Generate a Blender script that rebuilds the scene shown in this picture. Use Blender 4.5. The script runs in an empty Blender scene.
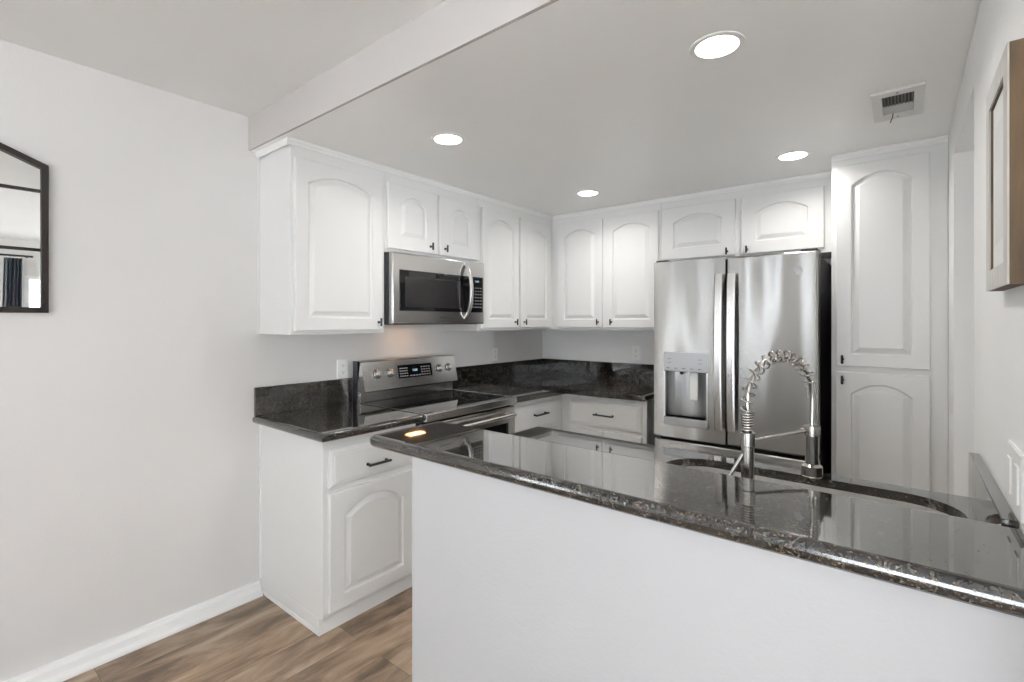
import bpy, bmesh, math, random
from mathutils import Vector, Matrix
random.seed(7)
SC = bpy.context.scene
COL = SC.collection
PI = math.pi

# ------------------------------------------------------------------ camera
CAMX, CAMY, CAMZ, YAW, FPX = 2.600, -3.6945, 1.3963, 0.6754, 489.4
cam_d = bpy.data.cameras.new('camera'); cam = bpy.data.objects.new('camera', cam_d); COL.objects.link(cam)
cam.location = (CAMX, CAMY, CAMZ); cam.rotation_euler = (PI/2, 0, YAW)
cam_d.sensor_width = 36; cam_d.sensor_fit = 'HORIZONTAL'; cam_d.lens = FPX/1024*36
cam_d.shift_y = -(341-321.7)/1024; cam_d.clip_start = 0.01
SC.camera = cam

# ------------------------------------------------------------------ world, exposure
SC.view_settings.view_transform = 'Standard'; SC.view_settings.look = 'None'
SC.view_settings.gamma = 1; SC.view_settings.use_curve_mapping = False
SC.view_settings.exposure = 0.0
SKY = 5.35
BELOW_HORIZON_BOOST = 6.5
DOWNLIGHT = 4.0
HOOD = 0.25
w = bpy.data.worlds.new('sky'); SC.world = w; w.use_nodes = True
bg = w.node_tree.nodes['Background']; bg.inputs[0].default_value = (0.90, 0.95, 1.0, 1); bg.inputs[1].default_value = SKY
# added glow below the horizon, brighter than the sky, to light the ceilings
_nt = w.node_tree; _tc = _nt.nodes.new('ShaderNodeTexCoord'); _sx = _nt.nodes.new('ShaderNodeSeparateXYZ'); _mr = _nt.nodes.new('ShaderNodeMapRange')
_nt.links.new(_tc.outputs['Generated'], _sx.inputs[0]); _nt.links.new(_sx.outputs['Z'], _mr.inputs[0])
_mr.inputs[1].default_value = -.10; _mr.inputs[2].default_value = .02; _mr.inputs[3].default_value = SKY*BELOW_HORIZON_BOOST; _mr.inputs[4].default_value = SKY
_nt.links.new(_mr.outputs[0], bg.inputs[1])
SC.cycles.max_bounces = 16; SC.cycles.diffuse_bounces = 8; SC.cycles.glossy_bounces = 8
SC.cycles.sample_clamp_indirect = 6.0
SC.cycles.use_denoising = True

def portal(name, loc, rot, sx, sy):
    l = bpy.data.lights.new(name, 'AREA'); l.shape = 'RECTANGLE'; l.size = sx; l.size_y = sy; l.cycles.is_portal = True
    o = bpy.data.objects.new(name, l); COL.objects.link(o); o.location = loc; o.rotation_euler = rot
# daylight openings: one mirrored, two read off fridge reflections, the rest added for light
WIN = {'back_a': (0.50, 1.10, 0.95, 2.10), 'back_added': (2.1, 5.6, 0.3, 2.10), 'right': (-2.72, -2.0, 0.9, 1.98), 'right_added': (-5.9, -4.3, 0.2, 2.15), 'left': (-6.35, -5.35, 0.1, 2.10), 'hall': (-1.66, -0.62, 0.06, 2.05)}
YB, XR2 = -6.5, 6.1
a = WIN['back_a']; portal('window_portal', ((a[0]+a[1])/2, YB-.1, (a[2]+a[3])/2), (PI/2, 0, 0), a[1]-a[0], a[3]-a[2])
a = WIN['back_added']; portal('window_portal', ((a[0]+a[1])/2, YB-.1, (a[2]+a[3])/2), (PI/2, 0, 0), a[1]-a[0], a[3]-a[2])
for a in (WIN['right'], WIN['right_added'], WIN['hall']): portal('window_portal', (XR2+.1, (a[0]+a[1])/2, (a[2]+a[3])/2), (PI/2, 0, PI/2), a[1]-a[0], a[3]-a[2])

a = WIN['left']; portal('window_portal', (-.22, (a[0]+a[1])/2, (a[2]+a[3])/2), (PI/2, 0, -PI/2), a[1]-a[0], a[3]-a[2])

# ------------------------------------------------------------------ materials
def new_mat(name):
    m = bpy.data.materials.new(name); m.use_nodes = True
    nt = m.node_tree; b = nt.nodes['Principled BSDF']
    return m, nt, b
def nd(nt, t, **kw):
    n = nt.nodes.new(t)
    for k, v in kw.items(): setattr(n, k, v)
    return n
def ramp(nt, stops, interp='LINEAR'):
    r = nd(nt, 'ShaderNodeValToRGB'); r.color_ramp.interpolation = interp
    e = r.color_ramp.elements
    while len(e) < len(stops): e.new(0.5)
    for i, (p, c) in enumerate(stops): e[i].position = p; e[i].color = (*c, 1)
    return r
def pos_map(nt, scale=(1, 1, 1)):
    g = nd(nt, 'ShaderNodeNewGeometry'); mp = nd(nt, 'ShaderNodeMapping'); mp.inputs['Scale'].default_value = scale
    nt.links.new(g.outputs['Position'], mp.inputs['Vector']); return mp
def paint(name, col, rough=.6, bump=0.0, bscale=180, var=0.015):
    m, nt, b = new_mat(name)
    mp = pos_map(nt)
    n = nd(nt, 'ShaderNodeTexNoise'); n.inputs['Scale'].default_value = 2.3; n.inputs['Detail'].default_value = 3
    nt.links.new(mp.outputs[0], n.inputs['Vector'])
    r = ramp(nt, [(.3, tuple(c*(1-var) for c in col)), (.7, tuple(min(1, c*(1+var)) for c in col))])
    nt.links.new(n.outputs[0], r.inputs[0]); nt.links.new(r.outputs[0], b.inputs['Base Color'])
    b.inputs['Roughness'].default_value = rough
    if bump:
        n2 = nd(nt, 'ShaderNodeTexNoise'); n2.inputs['Scale'].default_value = bscale; n2.inputs['Detail'].default_value = 2
        nt.links.new(mp.outputs[0], n2.inputs['Vector'])
        bp = nd(nt, 'ShaderNodeBump'); bp.inputs['Strength'].default_value = bump; bp.inputs['Distance'].default_value = .002
        nt.links.new(n2.outputs[0], bp.inputs['Height']); nt.links.new(bp.outputs[0], b.inputs['Normal'])
    return m
def plain(name, col, rough=.5, metal=0.0, emit=None, es=1.0, spec=.5):
    m, nt, b = new_mat(name)
    n = nd(nt, 'ShaderNodeTexNoise'); n.inputs['Scale'].default_value = 30
    mp = pos_map(nt); nt.links.new(mp.outputs[0], n.inputs['Vector'])
    r = ramp(nt, [(.2, tuple(c*.97 for c in col)), (.8, col)]); nt.links.new(n.outputs[0], r.inputs[0])
    nt.links.new(r.outputs[0], b.inputs['Base Color'])
    b.inputs['Roughness'].default_value = rough; b.inputs['Metallic'].default_value = metal
    b.inputs['Specular IOR Level'].default_value = spec
    if emit: b.inputs['Emission Color'].default_value = (*emit, 1); b.inputs['Emission Strength'].default_value = es
    return m
def steel(name, col=(.66, .645, .63), rough=.2, wave=0.0, brush=(1, 1, 60), wscale=(1, 1, 1), aniso=0.0):
    m, nt, b = new_mat(name)
    b.inputs['Base Color'].default_value = (*col, 1); b.inputs['Metallic'].default_value = 1
    mp = pos_map(nt, brush)
    n = nd(nt, 'ShaderNodeTexNoise'); n.inputs['Scale'].default_value = 12; n.inputs['Detail'].default_value = 4
    nt.links.new(mp.outputs[0], n.inputs['Vector'])
    mr = nd(nt, 'ShaderNodeMapRange'); mr.inputs[3].default_value = rough*.8; mr.inputs[4].default_value = rough*1.25
    nt.links.new(n.outputs[0], mr.inputs[0]); nt.links.new(mr.outputs[0], b.inputs['Roughness'])
    if aniso:
        tg = nd(nt, 'ShaderNodeTangent', direction_type='RADIAL', axis='Z'); b.inputs['Anisotropic'].default_value = aniso
        nt.links.new(tg.outputs[0], b.inputs['Tangent']); b.inputs['Anisotropic Rotation'].default_value = .25
    if wave:
        mp2 = pos_map(nt, wscale)
        n2 = nd(nt, 'ShaderNodeTexNoise'); n2.inputs['Scale'].default_value = 1; n2.inputs['Detail'].default_value = 0
        nt.links.new(mp2.outputs[0], n2.inputs['Vector'])
        bp = nd(nt, 'ShaderNodeBump'); bp.inputs['Strength'].default_value = 1; bp.inputs['Distance'].default_value = wave
        nt.links.new(n2.outputs[0], bp.inputs['Height']); nt.links.new(bp.outputs[0], b.inputs['Normal'])
    return m
def granite(name, rough=.05, coat=.02):
    m, nt, b = new_mat(name)
    mp = pos_map(nt)
    v = nd(nt, 'ShaderNodeTexVoronoi'); v.inputs['Scale'].default_value = 330
    nz = nd(nt, 'ShaderNodeTexNoise'); nz.inputs['Scale'].default_value = 90; nz.inputs['Detail'].default_value = 2
    nt.links.new(mp.outputs[0], nz.inputs['Vector'])
    mx = nd(nt, 'ShaderNodeVectorMath', operation='SCALE'); mx.inputs['Scale'].default_value = .010
    nt.links.new(nz.outputs['Color'], mx.inputs[0])
    ad = nd(nt, 'ShaderNodeVectorMath', operation='ADD'); nt.links.new(mp.outputs[0], ad.inputs[0]); nt.links.new(mx.outputs[0], ad.inputs[1])
    nt.links.new(ad.outputs[0], v.inputs['Vector'])
    sp = nd(nt, 'ShaderNodeSeparateColor'); nt.links.new(v.outputs['Color'], sp.inputs[0])
    r = ramp(nt, [(0, (.008, .008, .009)), (.45, (.013, .012, .012)), (.60, (.030, .024, .019)), (.74, (.062, .045, .031)),
                  (.86, (.072, .080, .080)), (.94, (.12, .105, .078)), (.985, (.21, .20, .16))], 'CONSTANT')
    nt.links.new(sp.outputs[0], r.inputs[0])
    v2 = nd(nt, 'ShaderNodeTexNoise'); v2.inputs['Scale'].default_value = 26; v2.inputs['Detail'].default_value = 4
    nt.links.new(mp.outputs[0], v2.inputs['Vector'])
    r2 = ramp(nt, [(.36, (.45, .45, .45)), (.66, (1.35, 1.3, 1.25))]); nt.links.new(v2.outputs[0], r2.inputs[0])
    mm = nd(nt, 'ShaderNodeMix', data_type='RGBA', blend_type='MULTIPLY'); mm.inputs[0].default_value = 1
    nt.links.new(r.outputs[0], mm.inputs[6]); nt.links.new(r2.outputs[0], mm.inputs[7])
    nt.links.new(mm.outputs[2], b.inputs['Base Color'])
    b.inputs['Roughness'].default_value = rough; b.inputs['IOR'].default_value = 1.48
    b.inputs['Coat Weight'].default_value = 1; b.inputs['Coat Roughness'].default_value = coat; b.inputs['Coat IOR'].default_value = 1.5
    return m
def planks(name):
    m, nt, b = new_mat(name)
    mp = pos_map(nt); mp.inputs['Rotation'].default_value = (0, 0, PI/2)
    br = nd(nt, 'ShaderNodeTexBrick'); br.offset = .37; br.inputs['Scale'].default_value = 1
    br.inputs['Brick Width'].default_value = 1.22; br.inputs['Row Height'].default_value = .18; br.inputs['Mortar Size'].default_value = .0008
    br.inputs['Color1'].default_value = (0, 0, 0, 1); br.inputs['Color2'].default_value = (1, 1, 1, 1); br.inputs['Mortar'].default_value = (.0, .0, .0, 1)
    nt.links.new(mp.outputs[0], br.inputs['Vector'])
    # grain, offset for each plank
    sc = nd(nt, 'ShaderNodeVectorMath', operation='MULTIPLY_ADD'); sc.inputs[1].default_value = (7, 3, 5)
    nt.links.new(br.outputs['Color'], sc.inputs[0]); nt.links.new(mp.outputs[0], sc.inputs[2])
    m2 = nd(nt, 'ShaderNodeMapping'); m2.inputs['Scale'].default_value = (1.7, 5.5, 1); nt.links.new(sc.outputs[0], m2.inputs['Vector'])
    n = nd(nt, 'ShaderNodeTexNoise'); n.inputs['Scale'].default_value = 1.6; n.inputs['Detail'].default_value = 7; n.inputs['Roughness'].default_value = .62; n.inputs['Distortion'].default_value = .55
    nt.links.new(m2.outputs[0], n.inputs['Vector'])
    r = ramp(nt, [(.28, (.07, .046, .030)), (.42, (.185, .128, .084)), (.52, (.30, .217, .148)), (.64, (.42, .325, .235)), (.8, (.50, .42, .325))])
    nt.links.new(n.outputs[0], r.inputs[0])
    tone = ramp(nt, [(0, (.80, .80, .82)), (1, (1.12, 1.08, 1.04))]); nt.links.new(br.outputs['Color'], tone.inputs[0])
    mm = nd(nt, 'ShaderNodeMix', data_type='RGBA', blend_type='MULTIPLY'); mm.inputs[0].default_value = 1
    nt.links.new(r.outputs[0], mm.inputs[6]); nt.links.new(tone.outputs[0], mm.inputs[7])
    seam = nd(nt, 'ShaderNodeMix', data_type='RGBA'); nt.links.new(br.outputs['Fac'], seam.inputs[0])
    nt.links.new(mm.outputs[2], seam.inputs[6]); seam.inputs[7].default_value = (.07, .05, .035, 1)
    nt.links.new(seam.outputs[2], b.inputs['Base Color'])
    b.inputs['Roughness'].default_value = .42
    return m
def wood(name, c0, c1):
    m, nt, b = new_mat(name)
    mp = pos_map(nt, (18, 18, 2.5)); n = nd(nt, 'ShaderNodeTexNoise'); n.inputs['Scale'].default_value = 3; n.inputs['Detail'].default_value = 6
    nt.links.new(mp.outputs[0], n.inputs['Vector']); r = ramp(nt, [(.3, c0), (.7, c1)]); nt.links.new(n.outputs[0], r.inputs[0])
    nt.links.new(r.outputs[0], b.inputs['Base Color']); b.inputs['Roughness'].default_value = .6
    return m

M = {}
M['wall'] = paint('wall_paint', (.705, .690, .677), .65, .25, 160)
M['kwall'] = paint('kitchen_wall_paint', (.82, .82, .81), .6, .2, 160)
M['beam'] = paint('wall_paint_darkened', (.46, .437, .42), .65, .2, 160)  # wall paint darkened to offset the strong light on the beam
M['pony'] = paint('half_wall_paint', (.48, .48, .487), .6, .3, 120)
M['ceil'] = paint('ceiling_paint', (.82, .82, .81), .75, .15, 120)
M['kceil'] = paint('kitchen_ceiling_paint', (.95, .95, .94), .3, .1, 90)
M['rwall'] = paint('kitchen_wall_paint_lightened', (.88, .88, .87), .6, .2, 160)  # kitchen wall paint lightened to stand in for missing light
M['trim'] = paint('trim_paint', (.84, .84, .83), .35)
M['cab'] = paint('cabinet_paint', (.745, .745, .736), .32, .06, 60, .006)
M['floor'] = planks('vinyl_planks')
M['granite'] = granite('dark_granite'); M['granite_edge'] = granite('granite_edge', .2, .13)
M['steel'] = steel('stainless', (.66, .645, .63), rough=.2, brush=(1, 1, 60))
M['fsteel'] = steel('fridge_stainless', (.385, .38, .37), .235, wave=.011, wscale=(7.5, 7.5, 1.1), brush=(1, 1, 80), aniso=.9)
M['chrome'] = steel('brushed_nickel', (.43, .41, .385), .22, brush=(1, 1, 1))
M['hsteel'] = steel('handle_steel', (.70, .69, .68), .25, brush=(60, 60, 1))
M['sink'] = steel('sink_steel', (.72, .70, .67), .3, brush=(10, 10, 10))
M['black'] = plain('matte_black', (.012, .012, .013), .4)
M['dark'] = plain('dark_case', (.02, .02, .025), .45)
M['glass'] = plain('black_glass', (.006, .006, .007), .04)
M['mesh'] = plain('oven_window', (.022, .021, .021), .1)
M['plate'] = plain('white_plastic', (.92, .92, .90), .3)
M['slot'] = plain('socket_slot', (.10, .10, .10), .5)
M['mark'] = plain('panel_print', (.55, .56, .58), .5)
M['grey'] = plain('grey_panel', (.46, .47, .48), .35, .7)
M['liner'] = steel('dispenser_liner', (.50, .51, .52), .3)
M['led'] = plain('display_digits', (.1, .15, .2), .4, 0, (.55, .8, 1.0), .9)
M['lens'] = plain('lamp_lens', (.9, .9, .88), .5, 0, (1.0, .97, .92), 14)
M['hoodlens'] = plain('hood_lamp_lens', (.9, .8, .6), .5, 0, (1.0, .45, .14), 2.6)
M['fbrown'] = wood('frame_side_wood', (.052, .029, .010), (.115, .066, .026))
M['fgrey'] = wood('frame_front_wood', (.50, .49, .46), (.66, .65, .62))
M['mat'] = paint('picture_mat', (.80, .80, .78), .5)
M['art'] = paint('picture_print', (.70, .70, .69), .4, var=.12)
M['mirror'] = plain('mirror_silver', (.92, .93, .92), .01, 1.0)
M['bronze'] = plain('mirror_frame_black', (.016, .012, .010), .55, spec=.2)
M['curtain'] = paint('curtain_cloth', (.07, .085, .10), .8)
M['ventdark'] = plain('vent_shade', (.05, .045, .035), .7)
M['vent'] = plain('vent_metal', (.74, .74, .72), .4)
M['damper'] = plain('vent_damper', (.50, .51, .49), .4)
mg, ntg, bgl = new_mat('window_glass'); bgl.inputs['Transmission Weight'].default_value = 1; bgl.inputs['Roughness'].default_value = 0; bgl.inputs['IOR'].default_value = 1.01
M['pane'] = mg

# ------------------------------------------------------------------ mesh helpers
ORG = {}
def box(bm, x0, x1, y0, y1, z0, z1, bev=0.0, seg=2):
    r = bmesh.ops.create_cube(bm, size=1.0); vs = r['verts']
    for v in vs: v.co = Vector(((x0+x1)/2+v.co.x*(x1-x0), (y0+y1)/2+v.co.y*(y1-y0), (z0+z1)/2+v.co.z*(z1-z0)))
    if bev > 0:
        es = list({e for v in vs for e in v.link_edges})
        bmesh.ops.bevel(bm, geom=es, offset=bev, segments=seg, affect='EDGES', profile=.5)
def ring_pts(c, t, r, n, up=None, sq=1.0):
    t = t.normalized()
    if up is None: up = Vector((0, 0, 1)) if abs(t.z) < .9 else Vector((1, 0, 0))
    u = (up - t*up.dot(t)).normalized(); v = t.cross(u)
    return [c + r*(math.cos(2*PI*i/n)*u + sq*math.sin(2*PI*i/n)*v) for i in range(n)], u
def tube(bm, pts, r, n=10, cap=True):
    pts = [Vector(p) for p in pts]; rs = r if isinstance(r, (list, tuple)) else [r]*len(pts)
    up = None; rings = []
    for i, p in enumerate(pts):
        t = (pts[min(i+1, len(pts)-1)] - pts[max(i-1, 0)])
        if up is not None and abs(up.dot(t.normalized())) > .98: up = None
        q, up = ring_pts(p, t, rs[i], n, up); rings.append([bm.verts.new(x) for x in q])
    for a, b in zip(rings, rings[1:]):
        for i in range(n): bm.faces.new((a[i], a[(i+1) % n], b[(i+1) % n], b[i]))
    if cap:
        bm.faces.new(rings[0][::-1]); bm.faces.new(rings[-1])
def revolve(bm, base, axis, prof, n=24):
    """prof: list of (radius, distance along the axis)"""
    base = Vector(base); axis = Vector(axis).normalized(); rings = []
    for r, d in prof:
        q, _ = ring_pts(base+axis*d, axis, max(r, 1e-5), n); rings.append([bm.verts.new(x) for x in q])
    for a, b in zip(rings, rings[1:]):
        for i in range(n): bm.faces.new((a[i], a[(i+1) % n], b[(i+1) % n], b[i]))
    bm.faces.new(rings[0][::-1]); bm.faces.new(rings[-1])
def prism(bm, F, pts, w0, w1):
    a = [bm.verts.new(F(u, v, w0)) for u, v in pts]; b = [bm.verts.new(F(u, v, w1)) for u, v in pts]
    n = len(pts); bm.faces.new(a[::-1]); bm.faces.new(b)
    for i in range(n): bm.faces.new((a[i], a[(i+1) % n], b[(i+1) % n], b[i]))
def holed(bm, F, outer, hole, w0, w1):
    """a plate with one hole"""
    es = []
    for loop in (outer, hole):
        vs = [bm.verts.new(F(u, v, w0)) for u, v in loop]
        es += [bm.edges.new((vs[i], vs[(i+1) % len(vs)])) for i in range(len(vs))]
    fs = [g for g in bmesh.ops.triangle_fill(bm, use_beauty=True, use_dissolve=False, edges=es)['geom'] if isinstance(g, bmesh.types.BMFace)]
    ex = bmesh.ops.extrude_face_region(bm, geom=fs)
    d = Vector(F(0, 0, w1)) - Vector(F(0, 0, w0))
    for g in ex['geom']:
        if isinstance(g, bmesh.types.BMVert): g.co += d
def slab(bm, pts, z0, z1, round_edge, seg=5):
    """stone slab with a rounded (bullnose) edge wherever round_edge(midpoint) is true"""
    a = [bm.verts.new((x, y, z0)) for x, y in pts]; b = [bm.verts.new((x, y, z1)) for x, y in pts]
    n = len(pts); bm.faces.new(a[::-1]); bm.faces.new(b)
    for i in range(n): bm.faces.new((a[i], a[(i+1) % n], b[(i+1) % n], b[i]))
    es = []
    for i in range(n):
        m = ((pts[i][0]+pts[(i+1) % n][0])/2, (pts[i][1]+pts[(i+1) % n][1])/2)
        if round_edge(*m):
            for l in (a, b):
                e = bm.edges.get((l[i], l[(i+1) % n])); es.append(e)
    if es: bmesh.ops.bevel(bm, geom=es, offset=(z1-z0)*.46, segments=seg, affect='EDGES', profile=.5, clamp_overlap=True)
def obj(name, bm, mat, parent=None, angle=38, loc=None, flat=.004):
    bmesh.ops.recalc_face_normals(bm, faces=bm.faces[:])
    o0 = Vector(loc) if loc else (ORG[parent.name] if parent else Vector((0, 0, 0)))
    for v in bm.verts: v.co -= o0
    lim = math.radians(angle)
    for f in bm.faces: f.smooth = f.calc_area() < flat
    for e in bm.edges:
        e.smooth = not (len(e.link_faces) == 2 and e.calc_face_angle(0) > lim)
    me = bpy.data.meshes.new(name); bm.to_mesh(me); bm.free()
    o = bpy.data.objects.new(name, me); COL.objects.link(o)
    for mm in (mat if isinstance(mat, (list, tuple)) else [mat]): me.materials.append(mm)
    if parent: o.parent = parent
    else: o.location = o0
    ORG[o.name] = o0
    return o
def thing(name, label, cat, loc, group=None):
    o = bpy.data.objects.new(name, None); COL.objects.link(o); o.location = loc; o.empty_display_size = .1
    ORG[o.name] = Vector(loc); return tag(o, label, cat, group)
def tag(o, label, cat, group=None):
    o['label'] = label; o['category'] = cat
    if group: o['group'] = group
    return o
def struct(name, bm, m, parent=None, loc=None):
    o = obj(name, bm, m, parent, loc=loc)
    if not parent: o['kind'] = 'structure'
    return o
def bmn(): return bmesh.new()
def bobj(name, mat, parent, *boxes, bev=0.0, seg=2):
    bm = bmn()
    for b in boxes: box(bm, *b, bev=bev, seg=seg)
    return obj(name, bm, mat, parent)
def sbox(name, mat, *boxes, bev=0.0):
    bm = bmn()
    for b in boxes: box(bm, *b, bev=bev)
    return struct(name, bm, mat)
def FL(X): return lambda u, v, ww: (X+ww, u, v)          # faces +x, u runs along y
def FB(Y): return lambda u, v, ww: (u, Y-ww, v)          # faces -y, u runs along x
def FK(Y): return lambda u, v, ww: (u, Y+ww, v)          # faces +y
def FR(X): return lambda u, v, ww: (X-ww, u, v)          # faces -x

# ------------------------------------------------------------------ room shell
ZC, ZM = 2.267, 2.436            # kitchen ceiling, main ceiling
YBEAM = -2.592
XRW = 2.762                      # kitchen right wall
T = .12
sbox('floor', M['floor'], (-.1, XR2+.1, YB-.1, .1, -.06, 0))
sbox('wall_back', M['kwall'], (0, XRW, 0, T, 0, ZC))
sbox('ceiling', M['ceil'], (-.1, XR2+.1, YB-.1, .1, ZM, ZM+.08))
sbox('ceiling_kitchen', M['kceil'], (0, XRW+T, YBEAM+.012, .0, ZC, ZM-.001))
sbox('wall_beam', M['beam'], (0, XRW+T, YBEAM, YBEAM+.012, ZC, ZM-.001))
sbox('wall_hall', M['wall'], (XRW+T, XR2, -1.84, -1.72, 0, ZM-.001))  # unseen wall, added to keep daylight off the doorway jamb
sbox('wall_right', M['rwall'],
     (XRW, XRW+T, -.939, T, 0, ZC-.001), (XRW, XRW+T, -1.704, -.939, 2.10, ZC-.001), (XRW, XRW+T, -2.86, -1.704, 0, ZC-.001),
     (XRW, XRW+T, -2.86, YBEAM-.001, ZC-.001, ZM-.001))
sbox('wall_side_room', M['wall'], (XRW+T, XR2, -.5, -.5+T, 0, ZM))
def wall_with_windows(name, axis, c0, c1, u0, u1, wins, mat):
    """a wall slab cut into boxes around its windows"""
    bm = bmn(); cuts = sorted(wins); u = u0
    def bx(a, b, z0, z1):
        if axis == 'y': box(bm, a, b, c0, c1, z0, z1)
        else: box(bm, c0, c1, a, b, z0, z1)
    for a, b, z0, z1 in cuts:
        bx(u, a, 0, ZM); bx(a, b, z1, ZM)
        if z0 > .01: bx(a, b, 0, z0)
        u = b
    bx(u, u1, 0, ZM)
    return struct(name, bm, mat)
wall_with_windows('wall_left', 'x', -T, 0, YB-.1, T, [WIN['left']], M['wall'])
wall_with_windows('wall_front', 'y', YB-T, YB, 0, XR2, [WIN['back_a'], WIN['back_added']], M['wall'])
wall_with_windows('wall_far', 'x', XR2, XR2+T, YB, -.5, [WIN['right'], WIN['right_added'], WIN['hall']], M['wall'])
def window(name, axis, c, r, mull):
    a, b, z0, z1 = r; bm = bmn(); t = .045
    def bx(bmm, u0, u1, q0, q1, d0=0.0, d1=.06):
        if axis == 'y': box(bmm, u0, u1, c-d1, c-d0, q0, q1)
        else: box(bmm, c+d0, c+d1, u0, u1, q0, q1)
    bx(bm, a, a+t, z0, z1); bx(bm, b-t, b, z0, z1); bx(bm, a+t, b-t, z0, z0+t); bx(bm, a+t, b-t, z1-t, z1)
    for m in mull: bx(bm, m-.03, m+.03, z0+t, z1-t)
    fr = struct(name, bm, M['trim']); g = bmn(); bx(g, a+t, b-t, z0+t, z1-t, .028, .032)
    obj('window_pane', g, M['pane'], fr)
window('window_1', 'y', YB, WIN['back_a'], []); window('window_added_2', 'y', YB, WIN['back_added'], [3.25, 4.45]); window('window_3', 'x', XR2, WIN['right'], []); window('window_added_4', 'x', XR2, WIN['right_added'], [-5.1]); window('window_added_6', 'x', XR2, WIN['hall'], [-1.14]); window('window_5', 'x', -T, WIN['left'], [-5.85])  # wide back, second right and hall windows are unseen, added for light
# baseboard along the left wall, with a stepped top
bm = bmn(); prism(bm, lambda u, v, ww: (u, ww, v), [(0, 0), (.052, 0), (.051, .010), (.045, .020), (.034, .025), (.028, .050), (.016, .056), (.012, .064), (0, .066)], -5.34, -2.541)
struct('baseboard_left', bm, M['trim'])
# half wall under the bar
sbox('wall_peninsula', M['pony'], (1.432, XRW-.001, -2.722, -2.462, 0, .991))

# ------------------------------------------------------------------ cabinet fronts
def raised_door(F, u0, u1, v0, v1, name, parent, t=.02, stile=.062, bot=.062, top=.06, rise=.05, mat=None):
    bm = bmn(); NA = 16
    l, r, b, tp = u0+stile, u1-stile, v0+bot, v1-top
    hw, xc = (r-l)/2, (l+r)/2; zs = tp-rise
    def loop(ins, w):
        L, R, Bt = l+ins, r-ins, b+ins
        pts = [(L, Bt), (R, Bt)]
        for i in range(NA+1):
            x = R+(L-R)*i/NA; q = (x-xc)/hw
            pts.append((x, zs+rise*(1-q*q)-ins if rise else tp-ins))
        return [bm.verts.new(F(x, z, w)) for x, z in pts]
    def outer(w, ins=0.0):
        U0, U1, V0, V1 = u0+ins, u1-ins, v0+ins, v1-ins
        pts = [(U0, V0), (U1, V0)] + [(U1+(U0-U1)*i/NA, V1) for i in range(NA+1)]
        return [bm.verts.new(F(x, z, w)) for x, z in pts]
    rings = [outer(.0), outer(t-.003), outer(t, .003), loop(0, t), loop(.003, t-.011), loop(.010, t-.012), loop(.034, t-.0015), loop(.037, t-.001)]
    n = len(rings[0])
    for a, c in zip(rings, rings[1:]):
        for i in range(n): bm.faces.new((a[i], a[(i+1) % n], c[(i+1) % n], c[i]))
    bm.faces.new(rings[0][::-1]); bm.faces.new(rings[-1])
    return obj(name, bm, mat or M['cab'], parent, angle=25)
def flat_front(F, u0, u1, v0, v1, name, parent, t=.02, edge=.022):
    bm = bmn()
    def q(ins, w): return [bm.verts.new(F(x, z, w)) for x, z in ((u0+ins, v0+ins), (u1-ins, v0+ins), (u1-ins, v1-ins), (u0+ins, v1-ins))]
    rings = [q(0, 0), q(0, t*.45), q(.004, t*.55), q(edge*.6, t*.85), q(edge, t*.88), q(edge+.003, t)]
    for a, c in zip(rings, rings[1:]):
        for i in range(4): bm.faces.new((a[i], a[(i+1) % 4], c[(i+1) % 4], c[i]))
    bm.faces.new(rings[0][::-1]); bm.faces.new(rings[-1])
    return obj(name, bm, M['cab'], parent, angle=20)
def t_knob(F, u, v, parent):
    bm = bmn(); c = Vector(F(u, v, 0)); ax = Vector(F(u, v, 1))-c
    revolve(bm, c, ax, [(.0075, 0), (.0075, .003), (.0045, .004), (.0045, .020)], 14)
    a, b_ = Vector(F(u, v-.022, .024)), Vector(F(u, v+.022, .024))
    tube(bm, [a, a*.97+b_*.03, b_*.97+a*.03, b_], [.0045, .0058, .0058, .0045], 12)
    return obj('knob', bm, M['black'], parent)
def bar_pull(F, u, v, L, parent):
    bm = bmn(); d = .028
    for s in (-1, 1):
        p0 = Vector(F(u+s*L*.42, v, 0)); p1 = Vector(F(u+s*L*.42, v, d)); revolve(bm, p0, p1-p0, [(.008, 0), (.006, .003), (.005, d)], 12)
    q = Vector(F(u, v, d)); e = Vector(F(u+1, v, d))-q
    lo, hi = q-e*L/2, q+e*L/2; dv = Vector(F(u, v+1, d))-q; dw = Vector(F(u, v, d+1))-q
    ring = []
    for p in (lo, hi): ring.append([bm.verts.new(p+dv*a*.0055+dw*b_*.0055) for a, b_ in ((-1, -.5), (-.5, -1), (.5, -1), (1, -.5), (1, .5), (.5, 1), (-.5, 1), (-1, .5))])
    for i in range(8): bm.faces.new((ring[0][i], ring[0][(i+1) % 8], ring[1][(i+1) % 8], ring[1][i]))
    bm.faces.new(ring[0][::-1]); bm.faces.new(ring[1])
    return obj('pull', bm, M['black'], parent)

ZU, UX = 1.333, .331             # underside and face of the upper cabinets
G_UP = 'white wall cabinets with arched doors'
def upper(label, name, boxes, doors, F, org, grp=G_UP):
    t = thing(name, label, 'cabinet', org, grp)
    bobj('body', M['cab'], t, *boxes, bev=.0015, seg=1)
    for (u0, u1, v0, v1, kn, kw) in doors:
        d = raised_door(F, u0, u1, v0, v1, 'door', t, **kw)
        if kn is not None:
            FF = (lambda F2: lambda u, v, ww: F2(u, v, ww+.02))(F)
            t_knob(FF, kn, v0+(.026 if v0 > 1.82 else .042), d)
    return t
zt = ZC-.001
upper('tall white single-door wall cabinet at the left end of the row beside the bare wall', 'wall_cabinet',
      [(.001, UX, -2.539, -2.005, ZU, zt), (.001, .012, -2.5465, -2.5385, ZU, zt)],
      [(-2.526, -2.030, 1.352, 2.182, -2.056, {})], FL(UX), (0, -2.27, ZU))
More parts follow.
